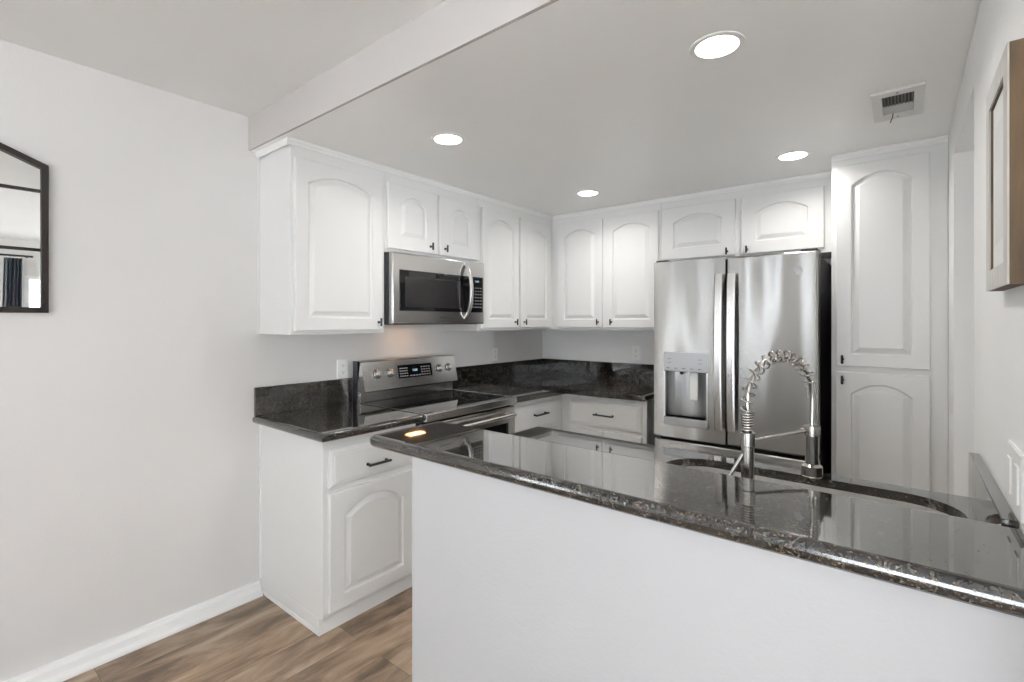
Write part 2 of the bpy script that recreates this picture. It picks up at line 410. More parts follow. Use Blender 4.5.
upper('short white two-door wall cabinet above the microwave', 'wall_cabinet',
      [(.001, UX, -2.004, -1.243, 1.788, zt)],
      [(-1.991, -1.623, 1.811, 2.182, -1.680, dict(rise=.055, stile=.085, bot=.07)), (-1.602, -1.225-.02, 1.811, 2.182, -1.559, dict(rise=.055, stile=.085, bot=.07))], FL(UX), (0, -1.62, 1.788))
upper('white two-door wall cabinet right of the microwave running into the corner', 'wall_cabinet',
      [(.001, UX, -1.242, -.001, ZU, zt)],
      [(-1.205, -.803, 1.352, 2.182, -.850, {}), (-.779, -.378, 1.352, 2.182, -.741, {})], FL(UX), (0, -.62, ZU))
upper('white two-door wall cabinet on the back wall between the corner and the refrigerator', 'wall_cabinet',
      [(UX+.001, 1.257, -UX, -.001, ZU, zt)],
      [(.397, .801, 1.352, 2.182, .768, {}), (.827, 1.243, 1.352, 2.182, .881, {})], FB(UX*-1), (.79, -.0, ZU))
upper('shallow wide white two-door cabinet above the refrigerator', 'wall_cabinet',
      [(1.258, 2.301, -UX, -.001, 1.80, zt)],
      [(1.272, 1.754, 1.826, 2.186, 1.706, dict(rise=.05, stile=.08, bot=.075)), (1.79, 2.238, 1.826, 2.186, 1.825, dict(rise=.05, stile=.08, bot=.075))], FB(UX*-1), (1.77, 0, 1.80))
# pantry
PY = .638
pt = thing('pantry_cabinet', 'tall white pantry cabinet right of the refrigerator with one door above another', 'cabinet', (2.52, -.3, 0))
bobj('body', M['cab'], pt, (2.302, 2.761, -PY, -.001, .10, zt), bev=.0015, seg=1)
bobj('toe_kick', M['cab'], pt, (2.31, 2.761, -PY+.06, -.002, .001, .10))
d = raised_door(FB(-PY), 2.323, 2.696, 1.168, 2.20, 'door', pt, stile=.065, rise=.055, top=.055)
t_knob(FB(-PY-.02), 2.352, 1.203, d)
d = raised_door(FB(-PY), 2.323, 2.696, .12, 1.138, 'door', pt, stile=.065, rise=.055, top=.055)
t_knob(FB(-PY-.02), 2.352, 1.098, d)
# small crown strips where the cabinets meet the kitchen ceiling
def crown(name, F, u0, u1):
    bm = bmn()
    prof = [(0, 2.236), (.005, 2.236), (.006, 2.248), (.011, 2.254), (.013, 2.2655), (0, 2.2655)]
    prism(bm, lambda a, b_, ww: F(ww, b_, a), prof, u0, u1); return struct(name, bm, M['trim'])
crown('trim_1', FL(UX+.0005), -2.5605, -UX)
crown('trim_2', FB(-2.5475), .001, UX+.0004)
crown('trim_3', FB(-UX-.0005), UX+.0135, 2.300)
crown('trim_4', FB(-PY-.0005), 2.302, 2.761)

# base cabinets
BX = .60
t = thing('base_cabinet', 'white base cabinet with one drawer over one arched door, left of the stove', 'cabinet', (.3, -2.26, 0))
bobj('body', M['cab'], t, (.001, BX, -2.533, -2.006, .075, .873), (.001, BX-.030, -2.533, -2.006, .001, .0755), bev=.0015, seg=1)
bobj('toe_kick', M['trim'], t, (BX-.030, BX-.024, -2.537, -2.006, .001, .060), (.053, BX-.030, -2.537, -2.533, .001, .020))
bobj('scribe_strip', M['trim'], t, (.001, .012, -2.539, -2.533, .075, .873))
dr = flat_front(FL(BX), -2.508, -2.03, .655, .822, 'drawer', t)
bar_pull(FL(BX+.02), -2.262, .722, .125, dr)
raised_door(FL(BX), -2.508, -2.03, .10, .632, 'door', t, rise=.075, stile=.07, top=.05)
t = thing('base_cabinet', 'white base cabinet with a drawer at the inside corner right of the stove', 'cabinet', (.3, -.62, 0))
bobj('body', M['cab'], t, (.001, BX, -1.240, -.001, .075, .873), bev=.0015, seg=1)
bobj('toe_kick', M['trim'], t, (.02, BX-.05, -1.239, -.01, .001, .075))
dr = flat_front(FL(BX), -1.215, -.70, .655, .832, 'drawer', t)
bar_pull(FL(BX+.02), -.915, .755, .15, dr)
raised_door(FL(BX), -1.215, -.70, .10, .632, 'door', t, rise=.07)
t = thing('base_cabinet', 'white base cabinet with a wide drawer on the back wall left of the refrigerator', 'cabinet', (.93, -.3, 0))
bobj('body', M['cab'], t, (BX+.001, 1.268, -BX, -.001, .075, .873), bev=.0015, seg=1)
bobj('toe_kick', M['trim'], t, (BX+.001, 1.268, -BX+.05, -.02, .001, .075))
dr = flat_front(FB(-BX), .672, 1.236, .645, .835, 'drawer', t)
bar_pull(FB(-BX-.02), .965, .742, .15, dr)
bobj('board_slot', M['cab'], t, (.74, 1.19, -BX-.012, -BX, .848, .862), bev=.004)
raised_door(FB(-BX), .672, .95, .10, .625, 'door', t, rise=.05); raised_door(FB(-BX), .958, 1.236, .10, .625, 'door', t, rise=.05)
# sink base (its doors face the kitchen)
t = thing('sink_cabinet', 'white sink base cabinet under the lower counter behind the half wall', 'cabinet', (2.0, -2.15, 0))
SB = bmn()
box(SB, 1.335, 1.353, -2.45, -1.90, .09, .887); box(SB, 2.735, 2.753, -2.45, -1.90, .09, .887); box(SB, 1.353, 2.735, -2.45, -2.44, .09, .887)
box(SB, 1.353, 2.735, -2.44, -1.90, .09, .11); box(SB, 1.353, 2.735, -1.918, -1.90, .80, .887); box(SB, 1.353, 2.735, -1.918, -1.90, .11, .14)
for x in (1.353, 1.80, 2.24, 2.70): box(SB, x, x+.04, -1.918, -1.90, .14, .80)
obj('body', SB, M['cab'], t)
bobj('toe_kick', M['trim'], t, (1.36, 2.75, -2.44, -1.97, .001, .09))
for u0, u1 in ((1.35, 1.80), (1.815, 2.265), (2.28, 2.735)):
    flat_front(FK(-1.90), u0, u1, .70, .845, 'drawer_front', t); d = raised_door(FK(-1.90), u0, u1, .11, .675, 'door', t)
    t_knob(FK(-1.88), u1-.03, .62, d)

# ------------------------------------------------------------------ granite
def stone(name, label, cat, pts, z0, z1, pred, grp=None, seg=5):
    bm = bmn(); slab(bm, pts, z0, z1, pred, seg)
    bm.normal_update()
    for f in bm.faces: f.material_index = 0 if abs(f.normal.z) > .98 else 1
    c = (sum(p[0] for p in pts)/len(pts), sum(p[1] for p in pts)/len(pts), z0)
    return tag(obj(name, bm, [M['granite'], M['granite_edge']], loc=c), label, cat, grp)
CX = .660
stone('countertop', 'dark speckled granite countertop left of the stove', 'countertop',
      [(.001, -2.572), (CX, -2.572), (CX, -2.005), (.001, -2.005)], .874, .914, lambda x, y: x > .65 or y < -2.56)
stone('countertop', 'L-shaped dark granite countertop filling the corner between stove and refrigerator', 'countertop',
      [(.001, -1.241), (CX+.01, -1.241), (CX+.01, -CX-.01), (1.288, -CX-.01), (1.288, -.001), (.001, -.001)], .874, .914,
      lambda x, y: (abs(x-CX-.01) < .01 and y < -.6) or (abs(y+CX+.01) < .01) or x > 1.28)
bm = bmn()
box(bm, .001, .021, -2.566, -2.006, .9145, 1.06, bev=.002)
tag(obj('backsplash', bm, M['granite'], loc=(.01, -2.29, .9145)), 'granite backsplash strip on the wall left of the stove', 'backsplash')
bm = bmn(); box(bm, .001, .021, -1.240, -.0225, .9145, 1.06, bev=.002)
tag(obj('backsplash', bm, M['granite'], loc=(.01, -.63, .9145)), 'granite backsplash strip on the wall right of the stove', 'backsplash')
bm = bmn(); box(bm, .001, 1.288, -.0215, -.001, .9145, 1.06, bev=.002)
tag(obj('backsplash', bm, M['granite'], loc=(.64, -.01, .9145)), 'granite backsplash strip on the back wall left of the refrigerator', 'backsplash')
bm = bmn(); box(bm, 2.738, 2.761, -2.443, -1.861, .9145, 1.038, bev=.002)
tag(obj('backsplash', bm, M['granite'], loc=(2.75, -2.15, .9145)), 'short grey granite backsplash piece on the right wall at the end of the sink counter', 'backsplash')
# bar top on the half wall
stone('bar_top', 'raised dark polished granite bar top with rounded edge on the white half wall', 'countertop',
      [(1.268, -2.754), (2.7605, -2.754), (2.7605, -2.444), (1.250, -2.444), (1.250, -2.738), (1.255, -2.750)], .992, 1.031,
      lambda x, y: x < 1.5 or y < -2.7 or (y > -2.5 and x < 2.75))
# sink counter with a hole
def rrect(x0, x1, y0, y1, r, n=8):
    pts = []
    for cx, cy, a0 in ((x1-r, y1-r, 0), (x0+r, y1-r, PI/2), (x0+r, y0+r, PI), (x1-r, y0+r, 1.5*PI)):
        for i in range(n+1): pts.append((cx+r*math.cos(a0+PI/2*i/n), cy+r*math.sin(a0+PI/2*i/n)))
    return pts
SX0, SX1, SY0, SY1, SR = 1.965, 2.722, -2.32, -1.925, .13
FZ = lambda u, v, ww: (u, v, ww)
bm = bmn(); holed(bm, FZ, [(1.282, -2.4435), (2.7605, -2.4435), (2.7605, -1.859), (1.282, -1.859)], rrect(SX0, SX1, SY0, SY1, SR), .888, .914)
tag(obj('countertop', bm, M['granite'], loc=(2.0, -2.15, .888)), 'lower granite sink counter behind the raised bar top', 'countertop')
# undermount sink
bm = bmn(); rings = []
for ins, z in ((-.010, .8875), (.0, .8875), (.004, .87), (.008, .72), (.03, .69), (.12, .685)):
    rings.append([bm.verts.new((x, y, z)) for x, y in rrect(SX0-.004+ins, SX1+.002-ins, SY0-.004+ins, SY1+.004-ins, max(.02, SR-ins))])
n = len(rings[0])
for a, c in zip(rings, rings[1:]):
    for i in range(n): bm.faces.new((a[i], a[(i+1) % n], c[(i+1) % n], c[i]))
bm.faces.new(rings[-1])
sk = thing('kitchen_sink', 'undermount stainless steel sink sunk in the lower granite counter', 'sink', (2.34, -2.12, .685))
so = obj('basin', bm, M['sink'], sk, angle=50)
bm = bmn(); revolve(bm, (2.34, -2.12, .686), (0, 0, 1), [(.045, 0), (.045, .003), (.036, .004), (.030, .001)], 24); obj('drain', bm, M['chrome'], sk)

# ------------------------------------------------------------------ microwave
mw = thing('microwave', 'stainless over-the-range microwave mounted under the short wall cabinet', 'microwave', (.2, -1.624, 1.385))
Y0, Y1, Z0, Z1 = -2.002, -1.245, 1.385, 1.786
bobj('case', M['dark'], mw, (.002, .362, Y0, Y1, Z0, Z1), bev=.004)
bm = bmn(); box(bm, .3625, .40, Y0, Y1, Z0-.003, Z1, bev=.009, seg=3); dr = obj('door', bm, M['steel'], mw)
bm = bmn(); box(bm, .395, .4025, -1.954, -1.392, 1.457, 1.690, bev=.002); wn = obj('window', bm, M['glass'], dr)
bm = bmn(); box(bm, .40, .4032, -1.915, -1.475, 1.480, 1.652, bev=.001); obj('screen', bm, M['mesh'], wn)
bm = bmn(); pts = []
for i in range(17):
    s = i/16; pts.append((.400+.052*math.sin(PI*s)**.6 if 0 < i < 16 else .400, -1.425, 1.768-.350*s))
for off in (0,):
    fl = []
    for (x, y, z) in pts: fl.append((x, z))
n = len(pts); ring = []
for i, (x, y, z) in enumerate(pts):
    t_ = Vector((pts[min(i+1, n-1)][0]-pts[max(i-1, 0)][0], 0, pts[min(i+1, n-1)][2]-pts[max(i-1, 0)][2])).normalized(); nx = Vector((-t_.z, 0, t_.x))
    ring.append([bm.verts.new(Vector((x, y+sy*.0155, z))+nx*sx*.008) for sy, sx in ((-1, -.4), (-.6, -1), (.6, -1), (1, -.4), (1, .4), (.6, 1), (-.6, 1), (-1, .4))])
for a, c in zip(ring, ring[1:]):
    for i in range(8): bm.faces.new((a[i], a[(i+1) % 8], c[(i+1) % 8], c[i]))
bm.faces.new(ring[0][::-1]); bm.faces.new(ring[-1]); obj('handle', bm, M['hsteel'], dr)
bm = bmn(); box(bm, .395, .4025, -1.388, -1.262, 1.457, 1.690, bev=.002); cp = obj('control_panel', bm, M['glass'], mw)
bm = bmn()
for r in range(7):
    for c in range(4):
        y = -1.362+c*.024; z = 1.615-r*.021; box(bm, .4024, .4031, y, y+.010, z, z+.0055)
kp = obj('keypad', bm, M['mark'], cp)
def text(s, F, u, v, h, mat, name, parent, depth=.0006, sx=1.0, center=True):
    cu = bpy.data.curves.new('t', 'FONT'); cu.body = s; cu.size = h*1.4; cu.extrude = depth; cu.align_x = 'CENTER' if center else 'LEFT'
    o = bpy.data.objects.new('t', cu); COL.objects.link(o)
    bpy.context.view_layer.update()
    me = bpy.data.meshes.new_from_object(o.evaluated_get(bpy.context.evaluated_depsgraph_get()))
    bpy.data.objects.remove(o); bm = bmn(); bm.from_mesh(me); bpy.data.meshes.remove(me)
    for vv in bm.verts: x, y, z = vv.co; vv.co = Vector(F(u+x*sx, v+y, z+depth))
    return obj(name, bm, mat, parent)
text('12:00', FL(.4026), -1.322, 1.655, .012, M['led'], 'clock_digits', cp)
text('SAMSUNG', FL(.4002), -1.605, 1.418, .011, M['dark'], 'brand_lettering', dr, sx=1.25)
bobj('vent_grille', M['black'], mw, (.22, .36, -1.98, -1.27, 1.379, 1.3855), bev=.002)
bm = bmn(); box(bm, .13, .19, -1.70, -1.57, 1.3815, 1.3849, bev=.001); hl = obj('lamp_lens', bm, M['hoodlens'], mw)
l = bpy.data.lights.new('microwave_lamp', 'AREA'); l.shape = 'RECTANGLE'; l.size = .06; l.size_y = .12; l.energy = HOOD; l.color = (1, .55, .24)
lo = bpy.data.objects.new('microwave_lamp', l); COL.objects.link(lo); lo.parent = mw; lo.location = Vector((.16, -1.635, 1.3805))-ORG[mw.name]

# ------------------------------------------------------------------ range
rg = thing('electric_range', 'stainless electric stove with black glass cooktop between the granite counters', 'stove', (.34, -1.623, 0))
Y0, Y1 = -2.002, -1.244
bobj('body', M['dark'], rg, (.03, .62, Y0+.001, Y1-.001, .03, .903), bev=.003)
bobj('foot', M['black'], rg, (.08, .58, Y0+.03, Y1-.03, .001, .03))
bm = bmn(); box(bm, .085, .651, Y0, Y1, .9035, .9155, bev=.002); ck = obj('cooktop', bm, M['glass'], rg)
bprint = plain('burner_print', (.10, .10, .10), .2)
for (bx_, by_, br_) in ((.24, -1.82, .075), (.24, -1.43, .095), (.49, -1.82, .105), (.49, -1.43, .080)):
    bm = bmn(); n = 40
    a = [bm.verts.new((bx_+br_*math.cos(2*PI*i/n), by_+br_*math.sin(2*PI*i/n), .9157)) for i in range(n)]
    b_ = [bm.verts.new((bx_+(br_-.002)*math.cos(2*PI*i/n), by_+(br_-.002)*math.sin(2*PI*i/n), .9157)) for i in range(n)]
    for i in range(n): bm.faces.new((a[i], a[(i+1) % n], b_[(i+1) % n], b_[i]))
    obj('burner_ring', bm, bprint, ck)
bobj('front_trim', M['steel'], rg, (.6515, .680, Y0, Y1, .876, .9165), bev=.004)
for y in (Y0, Y1-.006): bobj('side_trim', M['steel'], rg, (.10, .6515, y, y+.006, .9155, .9175))
# backguard: upright riser and a control panel leaning back
bobj('riser', M['steel'], rg, (.06, .098, Y0, Y1, .9165, .978), bev=.003)
FY = lambda u, v, ww: (u, ww, v)
bm = bmn(); prism(bm, FY, [(.025, .912), (.06, .912), (.07, .985), (.099, 1.159), (.025, 1.159)], Y0-.001, Y1+.001); obj('backguard', bm, M['dark'], rg)
bm = bmn(); prism(bm, FY, [(.07, .984), (.142, .979), (.147, .985), (.106, 1.155), (.100, 1.160), (.070, 1.160)], Y0-.001, Y1+.001)
pn = obj('control_panel', bm, M['steel'], rg)
P0, P1 = Vector((.147, 0, .985)), Vector((.106, 0, 1.155)); SL = (P1-P0).length; DV = (P1-P0)/SL; DN = Vector((DV.z, 0, -DV.x))
def FP(u, v, ww):    # on the slanted panel: v is height above the worktop datum
    p = P0+DV*((v-.985)/(1.155-.985)*SL)+DN*ww; return (p.x, u, p.z)
bm = bmn(); prism(bm, FP, [(-1.744, 1.040), (-1.467, 1.040), (-1.467, 1.121), (-1.744, 1.121)], 0, .002); dp = obj('display', bm, M['glass'], pn)
bm = bmn()
for (u0, u1, n_) in ((-1.735, -1.665, 4), (-1.56, -1.475, 4)):
    for r in range(4):
        for c in range(n_):
            u = u0+(u1-u0)*c/n_; v = 1.050+r*.016; prism(bm, FP, [(u, v), (u+.011, v), (u+.011, v+.005), (u, v+.005)], .002, .0026)
for c in range(4):
    u = -1.655+c*.024; prism(bm, FP, [(u, 1.048), (u+.013, 1.048), (u+.013, 1.054), (u, 1.054)], .002, .0026)
obj('touch_keys', bm, M['mark'], dp)
text('12:00', lambda u, v, ww: FP(u, v, ww+.002), -1.612, 1.078, .013, M['led'], 'clock_digits', dp)
for u in (-1.903, -1.806, -1.396, -1.312):
    bm = bmn(); c = Vector(FP(u, 1.081, 0)); revolve(bm, c, DN, [(.024, 0), (.024, .004), (.0205, .006), (.0205, .010), (.0185, .026), (.016, .028)], 26)
    k = obj('knob', bm, M['hsteel'], pn)
    bm = bmn(); prism(bm, lambda a, b_, ww: FP(u+a, 1.081+b_, ww), [(-.003, -.016), (.003, -.016), (.003, .016), (-.003, .016)], .028, .034); obj('grip', bm, M['steel'], k)
    bm = bmn(); revolve(bm, c, DN, [(.028, 0), (.028, .0015), (.024, .002)], 26); obj('knob_ring', bm, M['black'], k)
od = bobj('oven_door', M['steel'], rg, (.621, .664, Y0+.002, Y1-.002, .22, .862), bev=.006)
bm = bmn(); box(bm, .660, .6655, Y0+.07, Y1-.07, .36, .765, bev=.002); obj('window', bm, M['glass'], od)
bm = bmn(); L = .33
tube(bm, [(.700, -1.623-L, .815), (.708, -1.623-L*.6, .815), (.711, -1.623, .815), (.708, -1.623+L*.6, .815), (.700, -1.623+L, .815)], .014, 14)
for s in (-1, 1): tube(bm, [(.660, -1.623+s*(L-.015), .815), (.702, -1.623+s*(L-.015), .815)], .012, 12)
obj('handle', bm, M['hsteel'], od)
bobj('drawer', M['steel'], rg, (.621, .660, Y0+.002, Y1-.002, .05, .212), bev=.006)

# ------------------------------------------------------------------ refrigerator
fr = thing('refrigerator', 'stainless french-door refrigerator with dispenser in the left door, between counter and pantry', 'refrigerator', (1.85, -.4, 0))
FYF = -.85
bobj('case', M['dark'], fr, (1.432, 2.258, -.758, -.03, .03, 1.738), bev=.006)
bobj('foot', M['black'], fr, (1.46, 2.23, -.74, -.08, .001, .03))
def outl(x0, x1, z0, z1, r=.012, n=4):
    return rrect(x0, x1, z0, z1, r, n)
D0, D1, D2, D3, DZ0, DZ1 = 1.421, 1.830, 1.837, 2.267, .716, 1.752
hole = [(1.492, .835), (1.729, .835), (1.729, 1.105), (1.492, 1.105)]
bm = bmn(); holed(bm, FB(-.768), outl(D0, D1, DZ0, DZ1, .006), hole, 0, .082)
fl = obj('door', bm, M['fsteel'], fr, angle=30)
bm = bmn(); box(bm, D2, D3, FYF, -.768, DZ0, DZ1, bev=.009, seg=3); frd = obj('door', bm, M['fsteel'], fr)
bm = bmn(); box(bm, D0, D3, FYF, -.768, .10, .698, bev=.009, seg=3); fz = obj('freezer_drawer', bm, M['fsteel'], fr)
bobj('gasket', M['black'], fr, (D0+.01, D3-.01, -.768, -.7585, .12, 1.74))
bobj('base_grille', M['black'], fr, (D0+.02, D3-.02, -.80, -.7585, .02, .095))
def fhandle(x, lean):
    bm = bmn(); n = 14; ring = []
    for i in range(n+1):
        s = i/n; z = .800+.860*s; y = FYF-.036-.018*math.sin(PI*s)
        if i in (0, n): y = FYF-.030
        ring.append([bm.verts.new((x+a*.021, y+b_*.009, z)) for a, b_ in ((-1, .8), (-1, -.2), (-.7, -1), (.7, -1), (1, -.2), (1, .8))])
    for a, c in zip(ring, ring[1:]):
        for i in range(6): bm.faces.new((a[i], a[(i+1) % 6], c[(i+1) % 6], c[i]))
    bm.faces.new(ring[0][::-1]); bm.faces.new(ring[-1])
    for z in (.822, 1.638): box(bm, x-.014, x+.014, FYF-.034, FYF+.001, z-.02, z+.02, bev=.003)
    return bm
obj('handle', fhandle(1.803, 1), M['hsteel'], fl); obj('handle', fhandle(1.868, -1), M['hsteel'], frd)
bm = bmn(); tube(bm, [(1.50, FYF-.05, .64), (2.19, FYF-.05, .64)], .012, 12)
for x in (1.53, 2.16): tube(bm, [(x, FYF+.001, .64), (x, FYF-.05, .64)], .010, 10)
obj('handle', bm, M['hsteel'], fz)
# dispenser
bm = bmn(); box(bm, 1.483, 1.738, FYF-.006, FYF+.02, 1.105, 1.217, bev=.003); dpn = obj('dispenser_panel', bm, M['grey'], fl)
for c in range(5): bobj('button_mark', M['slot'], dpn, (1.500+c*.046, 1.518+c*.046, FYF-.0066, FYF-.0058, 1.122, 1.126))
for r in range(2):
    for x in (1.505, 1.685): bobj('button_mark', M['slot'], dpn, (x, x+.022, FYF-.0066, FYF-.0058, 1.155+r*.022, 1.1575+r*.022))
bm = bmn(); n = 16; lo_, hi_ = [], []
for i in range(n+1):
    a = PI*i/n; x = 1.6105-.1185*math.cos(a); y = FYF+.001+.075*math.sin(a)**.7
    lo_.append(bm.verts.new((x, y, .835))); hi_.append(bm.verts.new((x, y, 1.105)))
for i in range(n): bm.faces.new((lo_[i], lo_[i+1], hi_[i+1], hi_[i]))
bm.faces.new(lo_); bm.faces.new(hi_[::-1]); rc = obj('dispenser_recess', bm, M['liner'], fl, angle=60)
bm = bmn(); box(bm, 1.483, 1.738, FYF-.012, FYF+.004, .790, .836, bev=.004); obj('drip_tray', bm, M['grey'], fl)
for x in (1.483, 1.7285): bobj('dispenser_trim', M['hsteel'], fl, (x, x+.0095, FYF-.004, FYF+.003, .836, 1.105))
bm = bmn(); box(bm, 1.622, 1.668, FYF+.035, FYF+.045, .94, 1.10, bev=.004); obj('paddle', bm, M['plate'], fl)
bm = bmn(); revolve(bm, (1.575, FYF+.04, 1.105), (0, 0, -1), [(.012, 0), (.009, .02)], 14); obj('nozzle', bm, M['black'], fl)
# round monogram badge: two rings and a looped script
bm = bmn(); revolve(bm, (2.182, FYF+.001, 1.653), (0, -1, 0), [(.0185, 0), (.0185, .0022), (.016, .003)], 32); bd = obj('badge', bm, M['grey'], frd)
bm = bmn()
def cir(r, w_):
    tube(bm, [(2.182+r*math.cos(2*PI*i/40), FYF-.0022, 1.653+r*math.sin(2*PI*i/40)) for i in range(41)], w_, 6, False)
cir(.0165, .0009); cir(.0135, .0006)
for s in (-1, 1):
    tube(bm, [(2.182+s*(.0038+.0042*math.cos(a)), FYF-.0024, 1.653+.006*math.sin(a)-.001*s) for a in [2*PI*i/24*.82+.5 for i in range(25)]], .0009, 6)
obj('monogram', bm, M['mark'], bd)
for x in (1.426, 2.188): bobj('hinge_cover', M['dark'], fr, (x, x+.074, -.83, -.70, 1.738, 1.765), bev=.004)

# ------------------------------------------------------------------ faucet
fc = thing('faucet', 'tall brushed steel spring-neck pull-down faucet standing on the sink counter', 'faucet', (2.295, -2.372, .914))
B = Vector((2.295, -2.372, 0)); HD = Vector((2.411, -2.187, 0)); DIR = (HD-B).normalized(); R = (HD-B).length/2
def at(s, z): p = B+DIR*s; return Vector((p.x, p.y, z))
bm = bmn(); revolve(bm, (B.x, B.y, .9145), (0, 0, 1), [(.027, 0), (.027, .006), (.0155, .010), (.0148, .165), (.0148, .170), (.0178, .172), (.0178, .205), (.0150, .207)], 28); obj('body', bm, M['chrome'], fc)
bm = bmn()
pts = []; turns = 7
for i in range(turns*16+1):
    a = 2*PI*i/16; pts.append((B.x+.0125*math.cos(a), B.y+.0125*math.sin(a), 1.122+.045*i/(turns*16)))
tube(bm, pts, .0030, 6)
ZA = 1.197
def path(s):   # 0..1 along riser, arch, then the tail towards the spray head
    L1, L2, L3 = ZA-1.165, PI*R*.93, .0; t_ = s*(L1+L2+L3)
    if t_ < L1: return at(0, 1.165+t_), Vector((0, 0, 1))
    if t_ < L1+L2:
        a = (t_-L1)/R; return at(R-R*math.cos(a), ZA+R*math.sin(a)*1.02), (DIR*math.sin(a)+Vector((0, 0, 1))*math.cos(a))
    return at(2*R, ZA-(t_-L1-L2)), Vector((0, 0, -1))
pts = []; turns = 15; N = turns*20; SIDE = DIR.cross(Vector((0, 0, 1)))
for i in range(N+1):
    s = i/N; c, t_ = path(s); u = t_.cross(SIDE).normalized(); a = 2*PI*turns*s; rr = .0152
    pts.append(c+rr*(math.cos(a)*u+math.sin(a)*SIDE))
tube(bm, pts, .0020, 6)
obj('spring', bm, M['chrome'], fc, angle=60)
bm = bmn(); hp = [path(i/40)[0] for i in range(41)]+[at(2*R, 1.19), at(2*R, 1.17), at(2*R-.002, 1.14), at(2*R-.002, 1.118)]
tube(bm, [at(0, 1.118), at(0, 1.145)]+hp, .0062, 12); obj('hose', bm, M['chrome'], fc)
bm = bmn(); hb = at(2*R-.002, 0)
revolve(bm, (hb.x, hb.y, 1.120), (0, 0, -1), [(.010, 0), (.0155, .002), (.0155, .010), (.0150, .012), (.0155, .080), (.0160, .098), (.0245, .104), (.0255, .128), (.022, .132)], 28)
sh = obj('spray_head', bm, M['chrome'], fc)
bm = bmn(); tube(bm, [at(.016, 1.098), at(2*R-.018, 1.110)], .0045, 12)
revolve(bm, (hb.x, hb.y, 1.122), (0, 0, -1), [(.0195, 0), (.0195, .026)], 24); revolve(bm, at(2*R-.022, 1.110), (-.7, .5, 0), [(.006, 0), (.006, .012)], 12); obj('docking_arm', bm, M['chrome'], fc)
bm = bmn(); q = Vector((B.x, B.y, 1.075)); s_ = Vector((-.74, -.62, 0)).normalized()
lv = Vector((B.x, B.y, 1.02)); tube(bm, [lv+s_*.012+Vector((0, 0, .045)), lv+s_*.048+Vector((0, 0, -.012))], .0048, 12); obj('lever', bm, M['chrome'], fc)

# ------------------------------------------------------------------ outlets and switches
def outlet(F, u0, u1, v0, v1, label, org, kind='outlet', gangs=1, grp='white wall outlets above the counter'):
    t = thing('wall_'+kind, label, kind, org, grp)
    bm = bmn(); W = F
    def q(ins, ww): return [bm.verts.new(W(x, z, ww)) for x, z in ((u0+ins, v0+ins), (u1-ins, v0+ins), (u1-ins, v1-ins), (u0+ins, v1-ins))]
    rings = [q(0, .0005), q(0, .003), q(.004, .006)]
    for a, c in zip(rings, rings[1:]):
        for i in range(4): bm.faces.new((a[i], a[(i+1) % 4], c[(i+1) % 4], c[i]))
    bm.faces.new(rings[0][::-1]); bm.faces.new(rings[-1]); obj('cover_plate', bm, M['plate'], t)
    g = (u1-u0)/gangs
    for k in range(gangs):
        if kind == 'switch':
            uc = u0+g*(k+.5); bm = bmn(); vc = (v0+v1)/2
            prism(bm, F, [(uc-.017, vc-.033), (uc+.017, vc-.033), (uc+.017, vc+.033), (uc-.017, vc+.033)], .006, .009); obj('rocker', bm, M['plate'], t); continue
        uc = u0+g*(k+.5); vc = (v0+v1)/2
        for s in (-1, 1):
            bm = bmn(); prism(bm, F, [(uc+.016*math.cos(2*PI*i/20)*min(1, abs(g)/.07), vc+s*.020+max(-.0125, min(.0125, .016*math.sin(2*PI*i/20)))) for i in range(20)], .006, .0078)
            r_ = obj('receptacle', bm, M['plate'], t); bm = bmn()
            for dx in (-.006, .006): prism(bm, F, [(uc+dx-.0012, vc+s*.020-.002), (uc+dx+.0012, vc+s*.020-.002), (uc+dx+.0012, vc+s*.020+.006), (uc+dx-.0012, vc+s*.020+.006)], .0078, .0081)
            prism(bm, F, [(uc+.0025*math.cos(2*PI*i/8), vc+s*.020-.007+.0025*math.sin(2*PI*i/8)) for i in range(8)], .0078, .0081)
            obj('slot', bm, M['slot'], r_)
    return t
outlet(FL(0), -2.095, -2.022, 1.0615, 1.172, 'white wall outlet between the stove and the left wall cabinet', (.003, -2.06, 1.06))
outlet(FL(0), -.712, -.640, 1.078, 1.188, 'white wall outlet on the stove wall near the inside corner', (.003, -.675, 1.08))
outlet(FB(0), .884, .957, 1.083, 1.197, 'white wall outlet on the back wall left of the refrigerator', (.92, -.003, 1.08))
outlet(FR(XRW), -2.50, -2.352, 1.050, 1.168, 'double white switch plate on the right wall beside the bar top', (XRW-.003, -2.42, 1.05), kind='switch', gangs=2, grp=None)

